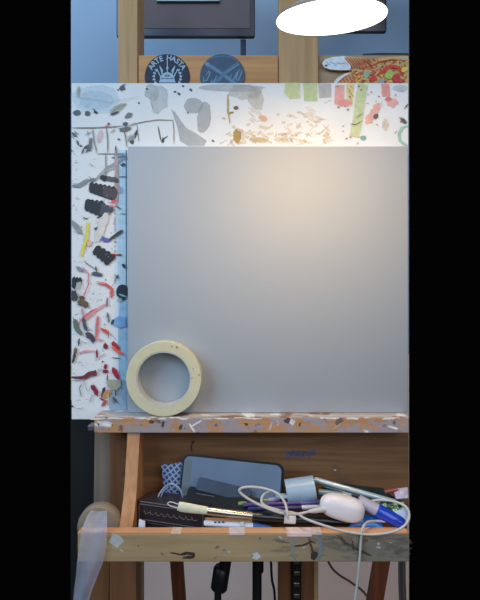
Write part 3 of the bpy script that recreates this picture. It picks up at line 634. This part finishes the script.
m.tube([P(157, 500, yy), P(160, 493, yy), P(166, 486, yy), P(172, 484, yy-.004), P(178, 487, yy-.004), P(182, 494, yy-.004), P(183, 503, yy)], .0011, mat('wire_pale', (150, 170, 196), .35), 8)
m.tube([P(160, 500, yy), P(163, 492, yy-.003), P(168, 487, yy-.006)], .0009, mat('wire_pale', (150, 170, 196)), 8)
tag(m.build('wire_loop', smooth=60), 'pale blue wire loop in front of the plaid cloth pouch', 'wire')

# phone leaning on the tray back
ph = thing('smartphone', 'dark smartphone with grey-blue screen leaning against the tray back', 'phone', (0, 0, floor_z))
A = P(183.5, 453.5, -.008); B = P(284, 464.0, -.036); xd = (B-A); wph = xd.length
zt = A.z
upv = Vector((0, .26, 1))
Mp = frame((A.x, A.y, A.z), xd, upv); ph['_o'] = [A.x, A.y, A.z]; ph.location = A
def rrect(w_, h_, r_, n=8):
    pts = []
    for cx_, cy_, a0 in ((w_-r_, -r_, 0), (r_, -r_, 90), (r_, -h_+r_, 180), (w_-r_, -h_+r_, 270)):
        for i in range(n+1): a_ = math.radians(a0+90*i/n); pts.append((cx_+r_*math.cos(a_), cy_+r_*math.sin(a_)))
    return pts
def rslab(m, w_, h_, r_, y_a, y_b, mt, Mx, ox=0, oz=0):
    pts = [Mx @ Vector((x+ox, y_a, z+oz)) for x, z in rrect(w_, h_, r_)]
    off = (Mx.to_3x3() @ Vector((0, y_b-y_a, 0))); m.prism(pts, off, mt)
m = MB(); rslab(m, wph, .070, .010, 0, .008, mat('phone_body', (18, 26, 34), .3), Mp); m.build('phone_body', ph)
m = MB(); rslab(m, wph-.005, .065, .008, -.0006, .0002, mat('phone_screen', (100, 120, 146), .22, var=.1, scale=18), Mp, .0025, -.0025); scr = m.build('phone_screen', ph)
m = MB(); rslab(m, .009, .058, .004, -.0009, -.0005, mat('phone_strip', (96, 110, 118), .3), Mp, .004, -.006); m.build('screen_strip', scr)

# dark case in front of the phone
A = P(189, 486, -.030); B = P(264, 499, -.052)
Mc = frame((A.x, A.y, A.z), B-A, (0, .9, 1))
cs = thing('flat_case', 'black flat case lying in front of the leaning smartphone', 'case', (A.x, A.y, A.z)); wl = (B-A).length
m = MB(); rslab(m, wl, .034, .004, 0, .009, mat('case_black', (16, 22, 28), .3), Mc); m.build('case_body', cs)
m = MB(); m.tube([Mc @ Vector((.012, -.0006, -.008)), Mc @ Vector((.036, -.0006, -.008))], .0006, mat('case_line', (84, 96, 100), .4), 6); m.build('edge_line', cs)
A2 = P(200, 476.5, -.022); B2 = P(252, 489, -.036); M2 = frame((A2.x, A2.y-.003, A2.z), B2-A2, (0, .5, 1))
m = MB(); rslab(m, (B2-A2).length, .016, .003, -.006, .002, mat('case_navy', (44, 58, 80), .35, var=.3), M2)
tag(m.build('navy_box'), 'small navy box wedged between the phone and the flat black case', 'box')

# wide brush
def seg(m, a, b, r, mt, sx=1.0, n=16): m.tube([a, b], r if isinstance(r, list) else [r, r], mt, n, False)
yb0, yb1 = -.074, -.070
br = thing('paint_brush', 'flat brush with cream bristles, silver ferrule and black handle across the tray', 'brush', P(255, 515, yb0))
def flat(m, pts_r, mt, fl=.4, n=14):
    """flattened tapered body: list of (point, half height, half depth)"""
    vs = []; fs = []; k_ = len(pts_r)
    for i, (p, hh, hd) in enumerate(pts_r):
        t_ = (pts_r[min(i+1, k_-1)][0]-pts_r[max(i-1, 0)][0]).normalized(); dy = Vector((0, 1, 0)); dy = (dy-t_*dy.dot(t_)).normalized(); up = t_.cross(dy)
        for j in range(n): a_ = 2*math.pi*j/n; vs.append(p+up*hh*math.sin(a_)+dy*hd*math.cos(a_))
    for i in range(k_-1):
        for j in range(n): fs.append([i*n+j, i*n+(j+1) % n, (i+1)*n+(j+1) % n, (i+1)*n+j])
    fs += [list(range(n))[::-1], [(k_-1)*n+j for j in range(n)]]; m.add(vs, fs, mt)
q = lambda px, py, y_: P(px, py, y_)
ys = -.088
m = MB(); flat(m, [(q(178, 506, ys), .0052, .0020), (q(182, 507, ys), .0060, .0026), (q(195, 509, ys), .0054, .0034), (q(207, 510.6, ys+.001), .0046, .0034)], mat('bristle', (226, 222, 194), .7, var=.1, scale=200)); bri = m.build('bristles', br, 50)
m = MB(); m.tube([q(178, 504.2, ys-.001), q(171, 502, ys), q(167.6, 503.6, ys), q(171, 506.2, ys), q(178, 508, ys-.001)], .0007, mat('bristle_tip', (204, 198, 196), .6), 8); m.build('bristle_loop', bri, 50)
fer = mat('ferrule', (190, 182, 172), .22, .9)
m = MB(); flat(m, [(q(207, 510.8, ys+.001), .0048, .0036), (q(230, 513.5, ys+.003), .0046, .0040), (q(252, 515.5, ys+.005), .0042, .0042)], fer)
for xx in (246, 249): m.tube([q(xx, 515+(xx-246)*.1, ys+.0045), q(xx+1, 515.1+(xx-246)*.1, ys+.0046)], .0049, fer, 16, False)
m.build('ferrule', br, 50)
m = MB(); flat(m, [(q(251, 515.5, ys+.005), .0040, .0040), (q(262, 516.6, ys+.006), .0052, .0052), (q(285, 518.2, ys+.008), .0058, .0056), (q(320, 520.5, ys+.012), .0050, .005), (q(350, 523, ys+.016), .0030, .003)], mat('handle_black', (22, 26, 34), .25)); hd = m.build('handle', br, 50)
m = MB(); flat(m, [(q(283.5, 518.1, ys+.008), .0061, .0059), (q(295, 518.9, ys+.009), .0061, .0059)], mat('white_band', (232, 222, 220), .5)); m.build('white_band', hd, 50)

# white pen with blue tip
m = MB(); pn = thing('pen', 'white pen with a blue tip lying just behind the tray front', 'pen', q(230, 524, -.084))
yq = -.0795
m.tube([q(204, 523, yq), q(206, 523, yq), q(253, 526, yq)], [.003, .0036, .0036], mat('pen_white', (226, 228, 236), .35), 14, False); bar = m.build('barrel', pn, 40)
m = MB(); m.tube([q(253, 526, yq), q(256, 526, yq), q(266, 526.8, yq), q(272, 527, yq)], [.0036, .0036, .0024, .0006], mat('pen_blue', (60, 100, 170), .35), 14, False); m.build('tip', pn, 40)
m = MB()
for xx in (214, 218, 222): m.box(q(xx, 523.0, yq-.0040), q(xx+2.4, 521.4, yq-.0034), mat('pen_mark', (50, 70, 120)), 0)
m.box(q(240, 526.2, yq-.0046), q(244, 521.5, yq-.0036), mat('pen_clip', (200, 204, 210), .4), 0)
m.build('printed_clip', bar)
# thin ochre brush under the wide one
m = MB(); m.tube([q(205, 518.5, -.079), q(230, 520.5, -.078), q(252, 521.5, -.076)], [.0012, .0026, .002], mat('ochre', (176, 134, 92), .5), 10)
tag(m.build('brush_handle', smooth=40), 'slim ochre brush handle under the silver ferrule', 'brush')
m = MB(); 
for p_ in [(132, 524), (140, 527)]: pass
m.prism([q(139, 520, -.079), q(145, 522, -.079), (q(145, 522, -.079).x, -.079, floor_z+.0003), (q(137, 520, -.079).x, -.079, floor_z+.0003)], (0, .003, 0), paint((222, 226, 240)))
tag(m.build('paper_scrap'), 'small white paper scrap at the foot of the black pencil box', 'paper')

# coloured pens behind the cable loop
def pen(a, b, r, body, label, tipcol=None, name='pen', group='pens in the tray'):
    t = thing(name, label, 'pen', tuple(a), group); a = Vector(a); b = Vector(b); d_ = (b-a)
    m = MB(); m.tube([a, a+d_*.03, a+d_*.72], [r*.7, r, r], body, 14, False); m.build('barrel', t, 40)
    m = MB(); m.tube([a+d_*.722, a+d_*.74, a+d_*.97, b], [r*1.1, r*1.12, r*1.05, r*.6], tipcol or body, 14, False); m.build('cap', t, 40)
    return t
pen(q(243, 505, -.058), q(322, 502, -.050), .0028, mat('purple', (74, 58, 128), .35), 'purple pen with white cap end under the cable loop', mat('purple_cap', (100, 90, 150), .3))
pen(q(248, 509, -.066), q(322, 507, -.060), .0026, mat('navy_pen', (40, 44, 92), .35), 'navy pen with pale cap lying below the purple pen', mat('pale_cap', (200, 200, 214), .3))
pen(q(238, 504, -.052), q(280, 499, -.044), .0026, mat('green_pen', (110, 150, 90), .35), 'green pen with lilac cap inside the white cable loop', mat('lilac_cap', (160, 150, 196), .3))

# blue-grey curved metal cup lying on its side
cu = thing('metal_cup', 'pale blue-grey open cylinder lying in the tray beside the phone', 'cup', q(301, 500, -.035))
A = q(286, 492.5, -.040); B = q(314.5, 488.5, -.040); ax = (B-A); rr_ = 12.6*.66/F
Mx = frame(A, ax, (0, .2, 1)) 
Mz = Mx @ Matrix.Rotation(math.pi/2, 4, 'Y'); L_ = ax.length
m = MB(); m.lathe([(rr_-.0012, 0), (rr_, 0), (rr_, L_), (rr_-.0012, L_)], mat('cup_blue', (150, 176, 198), .35, var=.04), Mz, 48); m.build('wall', cu, 40)
m = MB(); m.lathe([(0, L_*.55), (rr_-.0013, L_*.55), (rr_-.0013, L_*.58), (0, L_*.58)], mat('cup_inner', (70, 84, 96), .4), Mz, 48); m.build('base', cu, 40)
m = MB(); m.box(q(276, 499, -.056), q(287, 493, -.046), mat('eraser', (150, 182, 200), .4), .0015); tag(m.build('eraser', smooth=40), 'small pale blue block left of the grey-blue cylinder', 'eraser')

# white rounded charger and cables
ch = thing('charger', 'white rounded plug-in charger resting on the pens', 'charger', q(342, 508, -.078))
bm = bmesh.new(); bmesh.ops.create_uvsphere(bm, u_segments=40, v_segments=24, radius=1)
Ms = frame(q(342, 507.5, -.076), q(364, 513, -.080)-q(320, 502, -.072), (0, 0, 1))
for v in bm.verts:
    f_ = lambda t_, e_: math.copysign(abs(t_)**e_, t_)
    v.co = Vector((f_(v.co.x, .72)*.0268*(1), f_(v.co.y, .75)*.012, f_(v.co.z, .78)*.0146*(1+.08*v.co.x)))
m = MB(); m.bm(bm, mat('charger_white', (228, 222, 226), .35, var=.02), Ms); m.build('charger_body', ch, 60)
cab = mat('cable_white', (190, 188, 186), .45, var=.03)
m = MB(); m.tube([q(325, 509, -.080), q(316, 510.5, -.082), q(309, 511.5, -.082)], [.0035, .0032, .002], cab, 12, False); m.build('strain_relief', ch, 40)
m = MB()
yl = -.084
m.tube([q(309, 511.5, -.082), q(297, 514, -.086), q(281, 513, -.088), q(262, 506, -.086), q(247, 498, -.082), q(239.5, 491.5, -.080), q(242, 488, -.080), q(252, 487, -.078), q(266, 489, -.078), q(278, 494, -.082), q(285, 503, -.088), q(287, 512, -.096), q(288, 519, -.097)], .0016, cab, 10)
tag(m.build('charging_cable', smooth=60), 'white cable looping over the brush to the white charger', 'cable')
m = MB()
m.tube([q(272, 491.5, -.074), q(265, 493.5, -.076), q(261.5, 499, -.080), q(264, 505, -.0835), q(278, 510, -.0835), q(296, 513.5, -.0815), q(306, 519, -.098), q(324, 525.5, -.103), q(345, 531.5, -.1045), q(370, 534.5, -.1045), q(392, 532, -.1045), q(404, 526, -.103), q(409, 518, -.096), q(407, 508, -.084), q(396, 502, -.074), q(380, 500, -.068), q(366, 502, -.068)], .0015, cab, 10)
tag(m.build('charging_cable', smooth=60), 'white cable curving over the tray front to the right end', 'cable')
m = MB()
m.tube([q(386, 521.5, -.0805), q(376, 521, -.083), q(367, 522.5, -.094), q(362.5, 529, -.1035), q(361, 540, -.1035), q(359.5, 560, -.103), q(357, 585, -.100), q(354.5, 610, -.098), q(352, 680, -.09), q(352, 800, -.09)], .0015, cab, 10)
tag(m.build('charging_cable', smooth=60), 'white cable hanging straight down in front of the tray', 'cable')

# right end of the pile
pen_s = thing('metal_rod', 'long silver rod lying diagonally towards the right end of the tray', 'rod', q(357, 490, -.03))
m = MB(); a = q(314, 479.5, -.022); b = q(402, 504, -.052); m.tube([a, a+(b-a)*.02, a+(b-a)*.97, b], [.0028, .0038, .0034, .0018], mat('silver_rod', (186, 206, 214), .3, .35), 14, False); m.build('tube', pen_s, 40)
m = MB(); m.tube([a+(b-a)*.10, a+(b-a)*.12], .0036, mat('collar_grey', (90, 104, 112), .3, .7), 14, False); m.build('collar', pen_s, 40)
pk = mat('packet_dark', (30, 46, 54), .18, var=.5, scale=50, bump=.6)
def slab(name, quad, th, mt, label, cat):
    """bent packet: quad of points TL TR BR BL, subdivided with small crumples"""
    nx, ny = 12, 5; vs = []; fs = []
    nrm = (quad[1]-quad[0]).cross(quad[3]-quad[0]).normalized()
    for s_ in (0, 1):
        for j in range(ny+1):
            for i in range(nx+1):
                u_, v_ = i/nx, j/ny; p = quad[0]*(1-u_)*(1-v_)+quad[1]*u_*(1-v_)+quad[2]*u_*v_+quad[3]*(1-u_)*v_
                edge = math.sin(math.pi*u_)**.5*math.sin(math.pi*v_)**.5 if 0 < u_ < 1 and 0 < v_ < 1 else 0
                vs.append(p+nrm*((s_-.5)*th*edge+.0008*math.sin(u_*13+v_*5)*edge))
    for s_ in (0, 1):
        o0 = s_*(nx+1)*(ny+1)
        for j in range(ny):
            for i in range(nx): q_ = o0+j*(nx+1)+i; fs.append([q_, q_+1, q_+nx+2, q_+nx+1])
    m = MB(); m.add(vs, fs, mt); return tag(m.build(name, smooth=60), label, cat)
slab('foil_packet', [q(330, 482, -.012), q(382, 488, -.012), q(402, 503, -.034), q(322, 503, -.034)], .008, pk, 'dark glossy packet lying behind the silver rod', 'packet')
pen(q(318, 492, -.040), q(352, 497, -.048), .0042, mat('tube_clear', (120, 140, 150), .25), 'grey-blue pen between cylinder and silver rod', mat('tube_clear2', (140, 160, 170), .25))
pen(q(322, 486, -.030), q(378, 503, -.05), .0030, mat('teal_pen', (34, 54, 62), .25), 'dark teal pen lying under the silver rod')
def green():
    m = bpy.data.materials.new('green_pattern'); m.use_nodes = True; nt = m.node_tree; b = nt.nodes['Principled BSDF']; N = nt.nodes.new; L = nt.links.new
    tc = N('ShaderNodeTexCoord'); v = N('ShaderNodeTexNoise'); v.inputs['Scale'].default_value = 130; L(tc.outputs['Object'], v.inputs['Vector'])
    r = N('ShaderNodeValToRGB'); r.color_ramp.interpolation = 'CONSTANT'; el_ = r.color_ramp.elements; el_[0].color = (*s2l((20, 44, 44)), 1); el_[1].position = .46; el_[1].color = (*s2l((70, 120, 90)), 1)
    e2 = el_.new(.54); e2.color = (*s2l((190, 200, 150)), 1); e3 = el_.new(.6); e3.color = (*s2l((30, 60, 70)), 1)
    L(v.outputs['Fac'], r.inputs['Fac']); L(r.outputs['Color'], b.inputs['Base Color']); b.inputs['Roughness'].default_value = .3; return m
slab('patterned_packet', [q(374, 501, -.062), q(402, 499, -.062), q(408, 512, -.076), q(384, 514, -.076)], .006, green(), 'green leafy patterned packet behind the blue marker', 'packet')
slab('foil_packet', [q(356, 514, -.070), q(378, 515, -.070), q(384, 529, -.080), q(348, 528, -.080)], .006, mat('blue_foil', (40, 110, 190), .2, var=.5, scale=90, bump=.5), 'crumpled bright blue wrapper under the blue marker', 'packet')
slab('foil_packet', [q(393, 489, -.030), q(408, 487, -.030), q(408.5, 498, -.040), q(396, 499, -.040)], .006, mat('lilac_pack', (184, 176, 204), .35, var=.2), 'pale lilac packet at the far right end of the tray', 'packet')
m = MB(); m.tube([q(385, 492, -.030), q(398, 489.5, -.034)], .0022, mat('red_bit', (150, 70, 74), .4), 10, False); tag(m.build('crayon', smooth=40), 'short dull red crayon beside the pale lilac packet', 'crayon')
slab('paper_card', [q(392, 512, -.078), q(409, 507, -.078), q(409, 523, -.083), q(398, 524, -.083)], .003, mat('card_blue', (176, 190, 224), .5), 'pale blue card under the cap end of the blue marker', 'card')
mk = thing('marker', 'thick blue marker with pale barrel, right end of the tray', 'marker', q(388, 515, -.08))
a = q(377, 510, -.076); b = q(403, 524, -.082); rb = .0085; d_ = (b-a).normalized()
m = MB(); m.tube([a-d_*.0004, a+d_*.0012, a+(b-a)*.9, b], [rb*.93, rb, rb*.86, rb*.72], mat('marker_blue', (30, 66, 190), .25, coat=.4), 24, False); m.build('cap', mk, 40)
m = MB(); m.tube([a-d_*.024, a-d_*.0006], [rb*.78, rb*.88], mat('marker_barrel', (178, 176, 196), .4), 24, False); m.build('barrel', mk, 40)

# ------------------------------------------------------------------ below the tray
cyan = mat('stand_black', (22, 24, 28), .4)
yy = .05
ts = thing('light_stand', 'black jointed stand behind the tray, below its middle', 'stand', (X(214, yy), yy, 0))
m = MB(); m.tube([q(228, 545, yy), q(224, 572, yy)], .0085, cyan, 16, False); m.build('stand_neck', ts, 40)
m = MB(); m.tube([q(222.5, 567, yy), q(221.8, 569, yy), q(219, 588, yy), q(218.6, 590, yy)], [.010, .0122, .0122, .010], cyan, 20, False); m.build('clamp_collar', ts, 40)
p_ = q(218, 590, yy); m = MB(); m.tube([p_, Vector((p_.x-.02, yy, 0))], .0052, cyan, 14, False); m.build('pole', ts, 40)
t2 = thing('light_stand', 'slim straight black pole stand behind the tray, beside the easel mast', 'stand', (X(257, yy), yy, 0))
m = MB(); m.tube([q(258, 540, yy), q(258, 571, yy), q(257, 573, yy)], [.0082, .0082, .006], cyan, 16, False); m.build('stand_neck', t2, 40)
p_ = q(257, 571, yy); m = MB(); m.tube([p_, Vector((p_.x, yy, 0))], .0068, cyan, 14, False); m.build('pole', t2, 40)
m = MB(); m.tube([q(270, 545, yy), q(271, 562, yy), q(272, 580, yy), q(275, 602, yy), q(277, 700, yy), q(277, 820, yy)], .0018, cyan, 8); tag(m.build('black_cable', smooth=60), 'thin black cable hanging between the slim pole stand and the mast', 'cable')
yc = .15
m = MB(); m.tube([q(322, 540, yc), q(329, 563, yc), q(338, 574, yc), q(352, 583, yc), q(366, 595, yc), q(378, 620, yc), q(384, 700, yc)], .0019, mat('cable_brown', (92, 66, 56), .5), 8); tag(m.build('brown_cable', smooth=60), 'thin brown cable sagging across the wall below the tray', 'cable')
# black slab with handle, added to keep the gap at the left dark
yf = .115
pf = thing('dark_backing', 'tall black slab added to darken the gap behind the left easel leg', 'case', ((X(71.5, yf)+X(112, yf))/2, yf+.015, 0))
m = MB(); m.box((X(70, yf), yf, .0002), (X(116, yf), yf+.03, Z(400, yf)), mat('backing_black', (9, 11, 15), .7), .003); m.build('case_body', pf)
m = MB(); m.tube([Vector((X(80, yf), yf+.015, Z(400, yf)-.001)), Vector((X(81, yf), yf+.015, Z(400, yf)+.018)), Vector((X(100, yf), yf+.015, Z(400, yf)+.018)), Vector((X(101, yf), yf+.015, Z(400, yf)-.001))], .003, cyan, 8); m.build('handle', pf, 40)
# translucent plastic strip over the left end of the tray front
def plastic():
    cols = [((91, 107), 510, -.072), ((87, 107), 516, -.084), ((83, 107), 526, -.1005), ((81, 107), 532, -.103), ((79, 106), 548, -.1035), ((77, 103), 562, -.103), ((76, 98), 575, -.102), ((74, 92), 590, -.100), ((73, 88), 604, -.098), ((73, 86), 640, -.097)]
    vs = []; fs = []; n = 10
    for j, ((a_, b_), py, yy_) in enumerate(cols):
        for i in range(n+1):
            u_ = i/n; vs.append(P(a_+(b_-a_)*u_, py+1.5*math.sin(u_*3), yy_-.0012*(1+math.sin(u_*8+j*.5))))
    for j in range(len(cols)-1):
        for i in range(n): q_ = j*(n+1)+i; fs.append([q_, q_+1, q_+n+2, q_+n+1])
    m = MB(); m.add(vs, fs, mat('film', (186, 188, 206), .35, alpha=.5, var=.12, scale=50)); tag(m.build('plastic_strip', smooth=80), 'translucent plastic strip draped over the left end of the tray', 'plastic sheet')
plastic()
# grey cloth hanging at the right
yg = .242
m = MB(); vs = []; fs = []
for j in range(9):
    for i in range(9): u_, v_ = i/8, j/8; p = P(401+8*u_-3*math.sin(v_*3), 500+v_*130, yg); vs.append((p.x, yg+.005*math.sin(u_*9), p.z))
for j in range(8):
    for i in range(8): q_ = j*9+i; fs.append([q_, q_+1, q_+10, q_+9])

m.add(vs, fs, mat('grey_cloth', (120, 112, 116), .8)); tag(m.build('hanging_cloth', smooth=60), 'grey cloth edge hanging beyond the right tray end', 'cloth')
# ------------------------------------------------------------------ lights
def area(name, loc, target, size, power, color, shape='SQUARE', sy=None, spread=None):
    l = bpy.data.lights.new(name, 'AREA'); l.energy = power; l.color = color; l.shape = shape; l.size = size
    if sy: l.size_y = sy
    if spread: l.spread = spread
    o = bpy.data.objects.new(name, l); C.objects.link(o); o.location = loc
    o.rotation_euler = (Vector(target)-Vector(loc)).to_track_quat('-Z', 'Y').to_euler(); return o
area('window_light', (-1.5, -1.3, 2.3), (-.1, 0, 1.3), 1.3, 37, (.54, .77, 1.0))
area('room_light', (.7, -1.9, 1.9), (0, 0, 1.1), 1.6, 19, (.88, .93, 1.0))
area('back_light', (-.2, .30, 2.35), (-.1, .7, 1.6), 1.0, 5.0, (.78, .88, 1.0))
lp = area('lamp_light', lc+n*.002, lc+n, lr*1.8, 1.15, (1.0, .62, .26), 'DISK')
wd = bpy.data.worlds.new('world'); scn.world = wd; wd.use_nodes = True
wd.node_tree.nodes['Background'].inputs[0].default_value = (.004, .004, .005, 1); wd.node_tree.nodes['Background'].inputs[1].default_value = 0.2

cam = bpy.data.cameras.new('camera'); co = bpy.data.objects.new('camera', cam); C.objects.link(co)
co.location = (0, CY, H); co.rotation_euler = (math.pi/2, 0, 0); cam.sensor_fit = 'VERTICAL'; cam.sensor_height = 24; cam.lens = 24*F/600; cam.clip_start = .02
scn.camera = co
for o in bpy.data.objects:
    if '_o' in o: del o['_o']
scn.cycles.transparent_max_bounces = 32
